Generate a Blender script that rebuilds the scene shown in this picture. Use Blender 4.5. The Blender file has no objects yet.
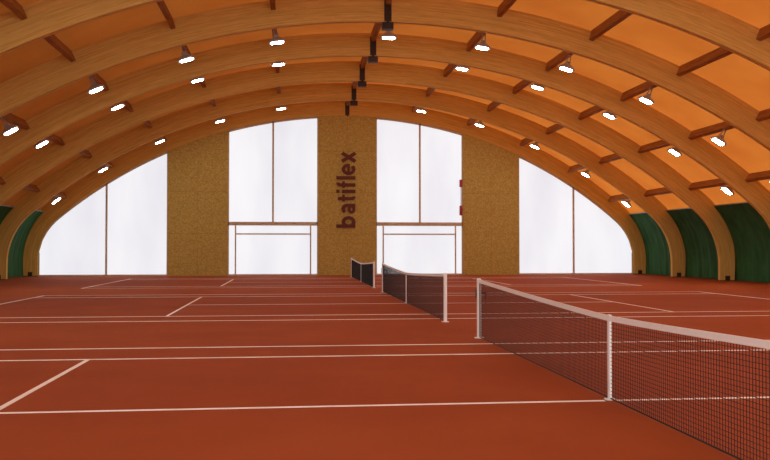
import bpy, bmesh, math, random
from mathutils import Vector, Matrix
random.seed(3)
S=bpy.context.scene
try:
    S.view_settings.view_transform='Standard'; S.view_settings.look='None'
except Exception as e: print(e)
COL=S.collection
# ------------------------------------------------------------ helpers
def new_mat(name):
    m=bpy.data.materials.new(name); m.use_nodes=True
    nt=m.node_tree; return m,nt,nt.nodes['Principled BSDF']
def simple(name,col,rough=.6,metal=0,spec=.3):
    m,nt,b=new_mat(name); b.inputs['Base Color'].default_value=(*col,1)
    b.inputs['Roughness'].default_value=rough; b.inputs['Metallic'].default_value=metal
    b.inputs['Specular IOR Level'].default_value=spec
    return m
def noise_mat(name,c1,c2,scale=(1,1,1),ns=5,detail=6,rough=.7,spec=.2,coord='Object',lo=.35,hi=.65,bump=0):
    m,nt,b=new_mat(name); N=nt.nodes; L=nt.links
    tc=N.new('ShaderNodeTexCoord'); mp=N.new('ShaderNodeMapping'); mp.inputs['Scale'].default_value=scale
    L.new(tc.outputs[coord],mp.inputs[0])
    n=N.new('ShaderNodeTexNoise'); n.inputs['Scale'].default_value=ns; n.inputs['Detail'].default_value=detail
    L.new(mp.outputs[0],n.inputs['Vector'])
    r=N.new('ShaderNodeValToRGB'); r.color_ramp.elements[0].position=lo; r.color_ramp.elements[1].position=hi
    r.color_ramp.elements[0].color=(*c1,1); r.color_ramp.elements[1].color=(*c2,1)
    L.new(n.outputs['Fac'],r.inputs[0]); L.new(r.outputs[0],b.inputs['Base Color'])
    b.inputs['Roughness'].default_value=rough; b.inputs['Specular IOR Level'].default_value=spec
    if bump:
        bp=N.new('ShaderNodeBump'); bp.inputs['Strength'].default_value=bump; bp.inputs['Distance'].default_value=.01
        L.new(n.outputs['Fac'],bp.inputs['Height']); L.new(bp.outputs[0],b.inputs['Normal'])
    return m
def obj(name,verts,faces,mat=None,parent=None,smooth=False,uvs=None):
    me=bpy.data.meshes.new(name); me.from_pydata(verts,[],faces)
    if uvs:
        uv=me.uv_layers.new(name='UVMap')
        for p in me.polygons:
            for li in p.loop_indices: uv.data[li].uv=uvs[me.loops[li].vertex_index]
    bm=bmesh.new(); bm.from_mesh(me); bmesh.ops.recalc_face_normals(bm,faces=bm.faces); bm.to_mesh(me); bm.free()
    if smooth:
        for p in me.polygons: p.use_smooth=True
    o=bpy.data.objects.new(name,me); COL.objects.link(o)
    if mat: me.materials.append(mat)
    if parent: o.parent=parent
    return o
def empty(name,loc=(0,0,0)):
    e=bpy.data.objects.new(name,None); e.location=loc; e.empty_display_size=.3; COL.objects.link(e); return e
BOXF=[(0,1,3,2),(4,6,7,5),(0,4,5,1),(2,3,7,6),(0,2,6,4),(1,5,7,3)]
def boxv(x0,x1,y0,y1,z0,z1):
    return [(x,y,z) for x in(x0,x1) for y in(y0,y1) for z in(z0,z1)]
class B:
    def __init__(s): s.v=[];s.f=[]
    def add(s,v,f):
        k=len(s.v); s.v+=[tuple(p) for p in v]; s.f+=[tuple(i+k for i in q) for q in f]
    def box(s,*a): s.add(boxv(*a),BOXF)
    def seg(s,p,q,w,up=Vector((0,0,1))):
        p=Vector(p);q=Vector(q); d=(q-p).normalized()
        a=d.cross(up)
        if a.length<.01: a=d.cross(Vector((1,0,0)))
        a.normalize(); b=d.cross(a)
        V=[]
        for c in (p,q):
            for sx,sy in((-1,-1),(1,-1),(1,1),(-1,1)): V.append(c+a*sx*w/2+b*sy*w/2)
        s.add(V,[(0,1,5,4),(1,2,6,5),(2,3,7,6),(3,0,4,7),(3,2,1,0),(4,5,6,7)])
    def cyl(s,p,q,r,n=16,r2=None):
        p=Vector(p);q=Vector(q);d=(q-p).normalized(); r2=r if r2 is None else r2
        a=d.cross(Vector((0,0,1)))
        if a.length<.01:a=Vector((1,0,0))
        a.normalize();b=d.cross(a);V=[]
        for c,rr in((p,r),(q,r2)):
            for i in range(n):
                t=2*math.pi*i/n; V.append(c+a*math.cos(t)*rr+b*math.sin(t)*rr)
        s.add(V,[(i,(i+1)%n,n+(i+1)%n,n+i) for i in range(n)]+[tuple(range(n))[::-1],tuple(range(n,2*n))])
    def make(s,name,mat,parent=None,smooth=False): return obj(name,s.v,s.f,mat,parent,smooth)

# ------------------------------------------------------------ arch profile
R=26.0; APEX=9.7; PH=math.asin(.65); CX=R*.65; CZ=APEX-R+R*math.cos(PH); r2=3.4
KX=CX-r2*.65; KZ=CZ-r2*math.cos(PH)
L1=R*PH; L2=r2*(math.pi/2-PH); L3=KZ; LT=L1+L2+L3
def prof(s,off=0.0):
    sg=1 if s>=0 else -1; s=abs(s)
    if s<=L1: t=s/R; x,z=R*math.sin(t),APEX-R+R*math.cos(t)
    elif s<=L1+L2: t=PH+(s-L1)/r2; x,z=KX+r2*math.sin(t),KZ+r2*math.cos(t)
    else: t=math.pi/2; x,z=KX+r2,KZ-(s-L1-L2)
    nx,nz=math.sin(t),math.cos(t)
    return sg*(x+nx*off),z+nz*off,sg*nx,nz
def ztop(x):
    x=abs(x)
    if x<=CX: return APEX-R+math.sqrt(R*R-x*x)
    return KZ+math.sqrt(max(0,r2*r2-(x-KX)**2))
YB=51.6; YF=-2.4; SP=5.4
ARCH=[YB-SP*i for i in range(11)]
SL=[R*math.asin(x/R) for x in (3.95,7.3,10.55,13.55)]
# ------------------------------------------------------------ materials
def wood_mat():
    m,nt,b=new_mat('glulam_wood');N=nt.nodes;L=nt.links
    tc=N.new('ShaderNodeTexCoord')
    mp=N.new('ShaderNodeMapping'); mp.inputs['Scale'].default_value=(.6,9,1); L.new(tc.outputs['UV'],mp.inputs[0])
    n=N.new('ShaderNodeTexNoise'); n.inputs['Scale'].default_value=2.5; n.inputs['Detail'].default_value=8; L.new(mp.outputs[0],n.inputs['Vector'])
    sx=N.new('ShaderNodeSeparateXYZ'); L.new(tc.outputs['UV'],sx.inputs[0])
    mu=N.new('ShaderNodeMath');mu.operation='MULTIPLY';mu.inputs[1].default_value=22;L.new(sx.outputs['Y'],mu.inputs[0])
    fl=N.new('ShaderNodeMath');fl.operation='FLOOR';L.new(mu.outputs[0],fl.inputs[0])
    mx=N.new('ShaderNodeMath');mx.operation='MULTIPLY';mx.inputs[1].default_value=.35;L.new(sx.outputs['X'],mx.inputs[0])
    ad=N.new('ShaderNodeMath');ad.operation='MULTIPLY_ADD';ad.inputs[1].default_value=.37;L.new(fl.outputs[0],ad.inputs[0]);L.new(mx.outputs[0],ad.inputs[2])
    f2=N.new('ShaderNodeMath');f2.operation='FLOOR';L.new(ad.outputs[0],f2.inputs[0])
    cb=N.new('ShaderNodeCombineXYZ');L.new(f2.outputs[0],cb.inputs[0]);L.new(fl.outputs[0],cb.inputs[1])
    wn=N.new('ShaderNodeTexWhiteNoise');L.new(cb.outputs[0],wn.inputs['Vector'])
    mm=N.new('ShaderNodeMath');mm.operation='MULTIPLY_ADD';mm.inputs[1].default_value=.3;L.new(wn.outputs['Value'],mm.inputs[0]);L.new(n.outputs['Fac'],mm.inputs[2])
    r=N.new('ShaderNodeValToRGB');r.color_ramp.elements[0].position=.3;r.color_ramp.elements[1].position=1.0
    r.color_ramp.elements[0].color=(.58,.33,.065,1);r.color_ramp.elements[1].color=(.86,.56,.16,1)
    L.new(mm.outputs[0],r.inputs[0]);L.new(r.outputs[0],b.inputs['Base Color'])
    b.inputs['Roughness'].default_value=.75;b.inputs['Specular IOR Level'].default_value=.12
    return m
WOOD=wood_mat()
PURL=noise_mat('purlin_wood',(.30,.12,.03),(.44,.20,.06),(6,.5,6),3)
FRAME=noise_mat('frame_wood',(.58,.45,.30),(.68,.54,.38),(1,1,1),6)
def osb():
    m,nt,b=new_mat('osb_board');N=nt.nodes;L=nt.links
    tc=N.new('ShaderNodeTexCoord')
    v=N.new('ShaderNodeTexVoronoi');v.inputs['Scale'].default_value=15;L.new(tc.outputs['Object'],v.inputs['Vector'])
    sp=N.new('ShaderNodeSeparateColor');L.new(v.outputs['Color'],sp.inputs[0])
    n=N.new('ShaderNodeTexNoise');n.inputs['Scale'].default_value=14;n.inputs['Detail'].default_value=4;L.new(tc.outputs['Object'],n.inputs['Vector'])
    a=N.new('ShaderNodeMath');a.operation='MULTIPLY_ADD';a.inputs[1].default_value=.4;L.new(sp.outputs[0],a.inputs[0]);L.new(n.outputs['Fac'],a.inputs[2])
    r=N.new('ShaderNodeValToRGB');r.color_ramp.elements[0].position=.3;r.color_ramp.elements[1].position=1
    r.color_ramp.elements[0].color=(.36,.25,.05,1);r.color_ramp.elements[1].color=(.64,.47,.14,1)
    L.new(a.outputs[0],r.inputs[0])
    L.new(r.outputs[0],b.inputs['Base Color']);b.inputs['Roughness'].default_value=.8;b.inputs['Specular IOR Level'].default_value=.1
    return m
OSB=osb()
FLOORM=noise_mat('court_carpet',(.315,.064,.014),(.36,.077,.018),(1,1,1),.5,6,rough=.8,spec=.08,bump=0)
LINE=simple('line_paint',(.97,.95,.88),.6)
WHITE=simple('white_paint',(.94,.94,.9),.5)
NETM=simple('net_cord',(.02,.02,.022),.7)
STEEL=simple('dark_steel',(.05,.028,.02),.5,.3)
GREY=simple('lamp_housing',(.42,.42,.43),.4,.3)
GREEN=noise_mat('curtain_green',(.030,.105,.036),(.045,.155,.055),(1,1,.4),2,4,.7,.1)
RED=simple('red_plastic',(.42,.04,.04),.5)
LETTER=simple('letter_brown',(.13,.028,.016),.6)
def emis(name,col,st):
    m,nt,b=new_mat(name);b.inputs['Base Color'].default_value=(.5,.5,.5,1)
    b.inputs['Emission Color'].default_value=(*col,1);b.inputs['Emission Strength'].default_value=st;return m
LENS=emis('lamp_lens',(1,.93,.84),56)
def pane(name,st):
    m,nt,b=new_mat(name);N=nt.nodes;L=nt.links
    tc=N.new('ShaderNodeTexCoord');mp=N.new('ShaderNodeMapping');mp.inputs['Scale'].default_value=(1,1,.35);L.new(tc.outputs['Object'],mp.inputs[0])
    n=N.new('ShaderNodeTexNoise');n.inputs['Scale'].default_value=.35;n.inputs['Detail'].default_value=3;L.new(mp.outputs[0],n.inputs['Vector'])
    r=N.new('ShaderNodeValToRGB');r.color_ramp.elements[0].position=.3;r.color_ramp.elements[1].position=.7
    r.color_ramp.elements[0].color=(.78,.78,.84,1);r.color_ramp.elements[1].color=(.93,.93,.96,1)
    L.new(n.outputs['Fac'],r.inputs[0]);L.new(r.outputs[0],b.inputs['Emission Color'])
    b.inputs['Emission Strength'].default_value=st;b.inputs['Base Color'].default_value=(.1,.1,.1,1);b.inputs['Roughness'].default_value=.6
    return m
PANE=pane('polycarbonate_daylight',.98)
PANES_FILL=pane('polycarbonate_fill_glow',4.2)  # unseen panes behind the camera, glow raised as added fill for the arch fronts
def membrane():
    m=bpy.data.materials.new('roof_membrane');m.use_nodes=True;nt=m.node_tree;N=nt.nodes;L=nt.links
    N.remove(N['Principled BSDF']);out=N['Material Output']
    tc=N.new('ShaderNodeTexCoord');n=N.new('ShaderNodeTexNoise');n.inputs['Scale'].default_value=.5;L.new(tc.outputs['Object'],n.inputs['Vector'])
    r=N.new('ShaderNodeValToRGB');r.color_ramp.elements[0].position=.3;r.color_ramp.elements[1].position=.7
    r.color_ramp.elements[0].color=(.70,.21,.032,1);r.color_ramp.elements[1].color=(.80,.27,.045,1)
    L.new(n.outputs['Fac'],r.inputs[0])
    d=N.new('ShaderNodeBsdfDiffuse');t=N.new('ShaderNodeBsdfTranslucent');mx=N.new('ShaderNodeMixShader');mx.inputs[0].default_value=.4
    L.new(r.outputs[0],d.inputs[0]);L.new(r.outputs[0],t.inputs[0]);L.new(d.outputs[0],mx.inputs[1]);L.new(t.outputs[0],mx.inputs[2])
    L.new(mx.outputs[0],out.inputs['Surface']);return m
MEMB=membrane()
# ------------------------------------------------------------ floor
obj('floor',boxv(-19.4,19.4,YF-.3,YB+.3,-.15,0),BOXF,FLOORM)
# ------------------------------------------------------------ roof shell + side walls
def shell(name,s0,s1,off,n,mat,th=.06):
    V=[];F=[];ys=[YF-.15]+[a for a in ARCH[::-1]][1:-1]+[YB+.15]
    for i in range(n+1):
        s=s0+(s1-s0)*i/n
        for o in(off,off+th):
            x,z,_,_=prof(s,o)
            for y in ys: V.append((x,y,max(z,0)))
    m=len(ys)
    def id(i,k,j): return (i*2+k)*m+j
    for i in range(n):
        for j in range(m-1):
            for k in(0,1): F.append((id(i,k,j),id(i+1,k,j),id(i+1,k,j+1),id(i,k,j+1)))
    for j in range(m-1):
        F.append((id(0,0,j),id(0,0,j+1),id(0,1,j+1),id(0,1,j))); F.append((id(n,0,j),id(n,1,j),id(n,1,j+1),id(n,0,j+1)))
    return obj(name,V,F,mat,smooth=False)
SW=L1+.55
def sheet(name,s0,s1,off,n,mat):
    V=[];F=[]
    for i in range(n+1):
        x,z,_,_=prof(s0+(s1-s0)*i/n,off)
        V+=[(x,YF-.15,max(z,0)),(x,YB+.15,max(z,0))]
    for i in range(n): F.append((2*i,2*i+1,2*i+3,2*i+2))
    return obj(name,V,F,mat,smooth=True)
sheet('ceiling',-SW,SW,.99,90,MEMB)
DARKG=simple('side_wall_panel',(.05,.07,.05),.8)
shell('wall_right',SW,LT,.99,14,DARKG)
shell('wall_left',-SW,-LT,.99,14,DARKG)
# ------------------------------------------------------------ arches
def arch(y):
    e=empty('glulam_arch',(0,y,0)); w=.11; n=110; V=[];F=[];UV=[]
    for i in range(n+1):
        s=-LT+2*LT*i/n; t=.95-.2*max(0,(abs(s)-L1)/(LT-L1))
        for (o,yy) in((0,-w),(t,-w),(t,w),(0,w)):
            x,z,_,_=prof(s,o); V.append((x,yy,max(z,0))); UV.append((s+y*3.1,o+(.3 if yy>0 else 0)))
    for i in range(n):
        a=4*i;b=a+4
        for k in range(4): F.append((a+k,a+(k+1)%4,b+(k+1)%4,b+k))
    F+= [(0,1,2,3),(4*n,4*n+3,4*n+2,4*n+1)]
    obj('beam',V,F,WOOD,e,uvs=UV)
    b=B()
    for sy in(-1,1):
        b.box(-.13,.13,sy*.115-.012,sy*.115+.012,APEX+.02,APEX+.8)
        for bz in(.1,.35,.6):
            for bx in(-.08,.08): b.cyl((bx,sy*.125,APEX+bz),(bx,sy*.16,APEX+bz),.025,8)
    b.box(-.2,.2,-.15,.15,APEX-.26,APEX-.03)
    b.cyl((0,-.2,APEX-.0),(0,.2,APEX-.0),.05,12)
    b.make('ridge_hinge',STEEL,e)
    b=B()
    for sx in(-1,1):
        b.box(min(sx*18.06,sx*18.9),max(sx*18.06,sx*18.9),-.15,.15,0,.03)
        for sy in(-1,1): b.box(min(sx*18.35,sx*18.6),max(sx*18.35,sx*18.6),sy*.12-.012,sy*.12+.012,.03,.25)
    b.make('foot_shoe',STEEL,e)
for y in ARCH: arch(y)
b=B()
for s in [0]+[k*sg for k in SL for sg in(-1,1)]+[sg*R*math.asin(16.1/R) for sg in(-1,1)]:
    x,z,nx,nz=prof(s,.6); x2,z2,_,_=prof(s,.97); tx,tz=nz,-nx
    h=.08
    for i in range(len(ARCH)-1):
        y1=ARCH[i]-.11;y0=ARCH[i+1]+.11
        V=[]
        for y in(y0,y1):
            V+=[(x-tx*h,y,z-tz*h),(x+tx*h,y,z+tz*h),(x2+tx*h,y,z2+tz*h),(x2-tx*h,y,z2-tz*h)]
        b.add(V,[(0,1,5,4),(1,2,6,5),(2,3,7,6),(3,0,4,7),(3,2,1,0),(4,5,6,7)])
b.make('roof_purlins',PURL)
# ------------------------------------------------------------ lamps
def lamp_mesh():
    me=bpy.data.meshes.new('ceiling_floodlight');V=[];F=[];M=[]
    def oct_(a,b2,c,d,z0,z1,mi,n=20,cap=True):
        k=len(V)
        for (p,q,z) in((a,b2,z0),(c,d,z1)):
            for i in range(n):
                t=2*math.pi*i/n; ct,st=math.cos(t),math.sin(t); e=.55
                V.append((p*math.copysign(abs(ct)**e,ct),q*math.copysign(abs(st)**e,st),z))
        for i in range(n): F.append((k+i,k+(i+1)%n,k+n+(i+1)%n,k+n+i));M.append(mi)
        F.append(tuple(range(k+n-1,k-1,-1)));M.append(mi);F.append(tuple(range(k+n,k+2*n)));M.append(mi)
    oct_(.31,.25,.31,.25,0,.06,0)
    oct_(.31,.25,.16,.13,.06,.18,0)
    oct_(.1,.09,.1,.09,.18,.3,0)
    oct_(.235,.185,.235,.185,-.012,0.0,1)
    for sx in(-.16,.16):
        k=len(V)
        for z,x in((.2,sx*.5),(.62,sx*.2)):
            V.extend([(x-.015,-.03,z),(x+.015,-.03,z),(x+.015,.03,z),(x-.015,.03,z)])
        for f in [(3,2,1,0),(4,5,6,7),(0,1,5,4),(1,2,6,5),(2,3,7,6),(3,0,4,7)]: F.append(tuple(i+k for i in f));M.append(0)
    me.from_pydata(V,[],F);me.materials.append(GREY);me.materials.append(LENS)
    for p,mi in zip(me.polygons,M): p.material_index=mi
    return me
LM=lamp_mesh()
rows=[(32.2,1),(36.1,0),(47.6,0),(19.9,0),(16.0,1),(3.6,0)]
for y,c in rows:
    xs=[k*sg for k in SL for sg in(-1,1)]+[sg*R*math.asin(16.0/R) for sg in(-1,1)]
    if c: xs.append(.3)
    for s in xs:
        x,z,nx,nz=prof(s,0.0)
        o=bpy.data.objects.new('ceiling_floodlight',LM);COL.objects.link(o)
        a=math.atan2(nx,nz); o.matrix_world=Matrix.Translation((x,y,z))@Matrix.Rotation(a,4,'Y')
# ------------------------------------------------------------ gables
def poly_panel(name,x0,x1,z0,y0,y1,mat,parent=None,inset=0.0,n=24,ztp=None):
    P=[(x0,z0),(x1,z0)]
    for i in range(n+1):
        x=x1+(x0-x1)*i/n; P.append((x,(ztop(x)-inset) if ztp is None else ztp))
    k=len(P);V=[(x,y0,z) for x,z in P]+[(x,y1,z) for x,z in P]
    F=[tuple(range(k))[::-1],tuple(range(k,2*k))]+[(i,(i+1)%k,k+(i+1)%k,k+i) for i in range(k)]
    return obj(name,V,F,mat,parent)
def gable(Y,side,d):
    e=empty('wall_'+side)
    for i,(a,c) in enumerate([(-10.65,-7.15),(-1.75,1.75),(7.15,10.65)]):
        poly_panel('osb_pier_%d'%(i+1),a,c,0,Y-.16*d,Y+.12*d,OSB,e)
        b=B()
        for z in (2.5,5.0,7.5):
            if z<ztop(max(abs(a),abs(c))): b.box(a,c,min(Y-.161*d,Y-.163*d),max(Y-.161*d,Y-.163*d),z,z+.012)
        b.box((a+c)/2-.006,(a+c)/2+.006,min(Y-.161*d,Y-.163*d),max(Y-.161*d,Y-.163*d),0,ztop(max(abs(a),abs(c)))-.1)
        b.make('board_joints_%d'%(i+1),PURL,e)
    V=[];F=[];n=90
    for i in range(n+1):
        s=-LT+2*LT*i/n
        for o in(-.02,1.05):
            x,z,_,_=prof(s,o);V.append((x,Y+.13*d,max(z,0)))
    for i in range(n):F.append((2*i,2*i+1,2*i+3,2*i+2))
    obj('gable_header',V,F,PURL,e)
    k0=0 if d>0 else 4
    for i,(a,c,m) in enumerate([(-18.05,-10.65,-14.2),(-7.15,-1.75,-4.47),(1.75,7.15,4.47),(10.65,18.05,14.2)]):
        w=empty('window_%d'%(k0+i+1))
        poly_panel('pane',a,c,0.06,Y+.03*d,Y+.06*d,PANE if d>0 else PANES_FILL,w,inset=.02,n=40)
        b=B(); ya,yb=sorted((Y-.05*d,Y+.03*d))
        inner=i in(1,2)
        zb=3.2 if inner else 0.06
        b.box(m-.055,m+.055,ya,yb,zb,ztop(m)-.02)
        b.box(a,c,ya,yb,0,.08)
        b.box(a,a+.07,ya,yb,.08,ztop(a)-.02); b.box(c-.07,c,ya,yb,.08,ztop(c)-.02)
        n=30
        for j in range(n):
            xa=a+(c-a)*j/n;xb=a+(c-a)*(j+1)/n
            b.add([(xa,ya,ztop(xa)-.12),(xa,yb,ztop(xa)-.12),(xa,ya,ztop(xa)),(xa,yb,ztop(xa)),(xb,ya,ztop(xb)-.12),(xb,yb,ztop(xb)-.12),(xb,ya,ztop(xb)),(xb,yb,ztop(xb))],BOXF)
        if inner:
            b.box(a,c,ya,yb,3.0,3.22)
            b.box(a+.42,a+.5,ya,yb,.08,3.0); b.box(c-.5,c-.42,ya,yb,.08,3.0)
            b.box(a+.5,c-.5,ya,yb,2.45,2.53)
        b.make('frame',FRAME,w)
    return e
gable(YB,'back',1); gable(YF,'front',-1)
# ------------------------------------------------------------ lettering (stroked rounded letters) on the central pier
def lettering():
    W=.27
    b=B()
    def stroke(P,w=W,z=0):
        n=len(P);Lf=[];Rt=[]
        for i,p in enumerate(P):
            a=P[max(i-1,0)];c=P[min(i+1,n-1)]
            if i in(0,n-1) and abs(P[0][0]-P[-1][0])+abs(P[0][1]-P[-1][1])<1e-5 and n>3: a=P[-2];c=P[1]
            d=Vector((c[0]-a[0],c[1]-a[1])).normalized()
            nn=Vector((-d.y,d.x))
            Lf.append((p[0]+nn.x*w/2,p[1]+nn.y*w/2));Rt.append((p[0]-nn.x*w/2,p[1]-nn.y*w/2))
        V=[];F=[]
        for l,r in zip(Lf,Rt):
            V+=[(l[0],l[1],0),(r[0],r[1],0),(l[0],l[1],.06+z),(r[0],r[1],.06+z)]
        for i in range(n-1):
            k=4*i
            F+=[(k+2,k+3,k+7,k+6),(k,k+2,k+6,k+4),(k+1,k+5,k+7,k+3),(k,k+4,k+5,k+1)]
        F+=[(0,1,3,2),(4*n-4,4*n-2,4*n-1,4*n-3)]
        b.add(V,F)
    def arc(cx,cy,rx,ry,a0,a1,n=28):
        return [(cx+rx*math.cos(math.radians(a0+(a1-a0)*i/n)),cy+ry*math.sin(math.radians(a0+(a1-a0)*i/n))) for i in range(n+1)]
    h=.5;r=.38;gap=.14
    x=0
    stroke([(x+W/2,0),(x+W/2,1.4)]);stroke(arc(x+W/2+.33,h,.33,r,0,360),z=.004);x+=W+.70+gap
    stroke([(x+.66,0),(x+.66,.62)]+arc(x+.38,.62,.28,.27,0,150)[1:],z=.0);stroke(arc(x+.36,.28,.24,.17,0,360),.22,z=.004);x+=.80+gap
    stroke([(x+.26,1.28),(x+.26,.26)]+arc(x+.43,.26,.17,.14,180,275)[1:]);stroke([(x+.02,.87),(x+.56,.87)],.2,z=.004);x+=.56+gap
    stroke([(x+W/2,0),(x+W/2,.98)]);stroke([(x+W/2,1.17),(x+W/2,1.4)]);x+=W+gap*.8
    stroke([(x+.26,0),(x+.26,1.08)]+arc(x+.43,1.08,.17,.19,180,85)[1:]);stroke([(x+.02,.87),(x+.55,.87)],.2,z=.004);x+=.55+gap
    stroke([(x+W/2,0),(x+W/2,1.4)]);x+=W+gap
    stroke(arc(x+.40,h,.33,r,8,318),.25);stroke([(x+.1,.5),(x+.84,.5)],.17,z=.004);x+=.86+gap*.8
    stroke([(x+.06,-.0),(x+.72,.98)]);stroke([(x+.72,0),(x+.06,.98)],z=.004);x+=.80
    return b,x
lb,tw=lettering()
sc=4.6/tw
V=[( .55-p[1]*sc*1.08, -p[2], p[0]*sc) for p in lb.v]
lo=obj('wall_lettering',V,lb.f,LETTER); lo.location=(-.06,YB-.165,2.87)
# ------------------------------------------------------------ court lines
def court(yc):
    b=B();z0,z1=.0005,.003
    def ln(x0,x1,y0,y1): b.box(x0,x1,y0,y1,z0,z1)
    q=.04
    for sy in(-1,1):
        for hw in(5.485,4.115):
            ln(-11.885,11.885,yc+sy*hw-q,yc+sy*hw+q)
    for sx in(-1,1):
        ln(sx*11.885-.05,sx*11.885+.05,yc-5.445,yc+5.445)
        ln(sx*6.4-.035,sx*6.4+.035,yc-4.075,yc+4.075)
        ln(min(sx*.06,sx*6.365),max(sx*.06,sx*6.365),yc-.034,yc+.034)
    b.make('court_lines',LINE)
def net(yc):
    e=empty('tennis_net',(0,yc,0.0035));H=6.4
    h=lambda y:.914+.156*(abs(y)/H)**1.25
    b=B();n=int(2*6.34/.045)
    for i in range(n+1):
        y=-6.34+2*6.34*i/n; b.seg((0,y,.025),(0,y,h(y)-.05),.0042,Vector((1,0,0)))
    m=24;nr=21
    for k in range(nr):
        for j in range(m):
            ya=-6.34+2*6.34*j/m;yb=-6.34+2*6.34*(j+1)/m
            f=k/nr
            b.seg((0,ya,.025+(h(ya)-.075)*f),(0,yb,.025+(h(yb)-.075)*f),.0042 if k else .012)
    b.make('netting',NETM,e)
    b=B()
    for j in range(m):
        ya=-6.36+2*6.36*j/m;yb=-6.36+2*6.36*(j+1)/m
        b.add([(x,y,z) for (y,hh) in((ya,h(ya)),(yb,h(yb))) for x in(-.009,.009) for z in(hh-.06,hh)],BOXF)
    b.make('headband',WHITE,e)
    b=B();b.box(-.014,.014,-.028,.028,.0,.925);b.box(-.05,.05,-.04,.04,.006,.02);b.make('centre_strap',WHITE,e)
    b=B()
    for sy in(-1,1):
        y=sy*6.4
        b.cyl((0,y,0),(0,y,1.07),.04,20);b.cyl((0,y,1.07),(0,y,1.09),.043,20,.03);b.cyl((0,y,0),(0,y,.012),.085,20)
    b.make('posts',WHITE,e,smooth=False)
    b=B()
    y=6.4
    b.box(-.05,.05,y+.035,y+.09,.72,.9);b.cyl((.05,y+.06,.82),(.13,y+.06,.82),.012,8);b.cyl((.13,y+.06,.82),(.13,y+.06,.70),.01,8)
    for sy in(-1,1): b.cyl((0,sy*6.34,.02),(0,sy*6.34,1.03),.008,8)
    b.make('winch',STEEL,e)
for yc in(8.9,25.1,41.3): court(yc);net(yc)
# ------------------------------------------------------------ curtains
def curtain(ya,yb,sg):
    V=[];F=[];n=64;m=10;s0=L1+.35;s1=LT-.02
    off0=.8
    for j in range(m+1):
        s=s0+(s1-s0)*j/m
        for i in range(n+1):
            y=ya+(yb-ya)*i/n
            o=off0+.05*math.sin(y*9+.6*math.sin(y*2.1))*(.4+.6*j/m)+.02*math.sin(y*23)
            x,z,_,_=prof(s,o);V.append((sg*x,y,max(.02,z)))
    for j in range(m):
        for i in range(n): a=j*(n+1)+i;F.append((a,a+1,a+n+2,a+n+1))
    e=empty('side_curtain')
    o=obj('fabric',V,F,GREEN,e,smooth=True)
    b=B();x,z,_,_=prof(s0,.78);b.cyl((sg*x,ya,z+.02),(sg*x,yb,z+.02),.03,10);b.make('rail',GREY,e)
for i in range(len(ARCH)-1):
    for sg in(-1,1): curtain(ARCH[i+1]+.14,ARCH[i]-.14,sg)
# ------------------------------------------------------------ small red winches by the window
e=empty('rope_winch',(7.0,YB-.2,0))
b=B();b.box(-.08,.08,-.05,.1,5.4,5.85);b.cyl((0,0,3.7),(0,0,5.4),.02,8);b.box(-.08,.08,-.06,.1,3.65,4.25);b.cyl((0,-.06,4.0),(.0,-.16,4.0),.09,14)
b.make('winch_body',RED,e)
# ------------------------------------------------------------ light
w=bpy.data.worlds.new('World');S.world=w;w.use_nodes=True
bg=w.node_tree.nodes['Background'];bg.inputs[0].default_value=(.75,.82,.95,1);bg.inputs[1].default_value=.35
sd=bpy.data.lights.new('sun','SUN');sd.energy=4.8;sd.angle=.3;sd.color=(1,.93,.82)
so=bpy.data.objects.new('sun',sd);COL.objects.link(so)
dirv=Vector((-.85,.12,-.50));so.rotation_euler=dirv.to_track_quat('-Z','Y').to_euler();so.location=(40,20,40)
# ------------------------------------------------------------ camera
cd=bpy.data.cameras.new('camera');cd.sensor_width=36;cd.lens=850/770*36;cd.clip_end=300
c=bpy.data.objects.new('camera',cd);COL.objects.link(c);c.location=(-3.44,0,1.65)
c.rotation_euler=(math.radians(90+1.21),0,math.radians(-6.37));S.camera=c
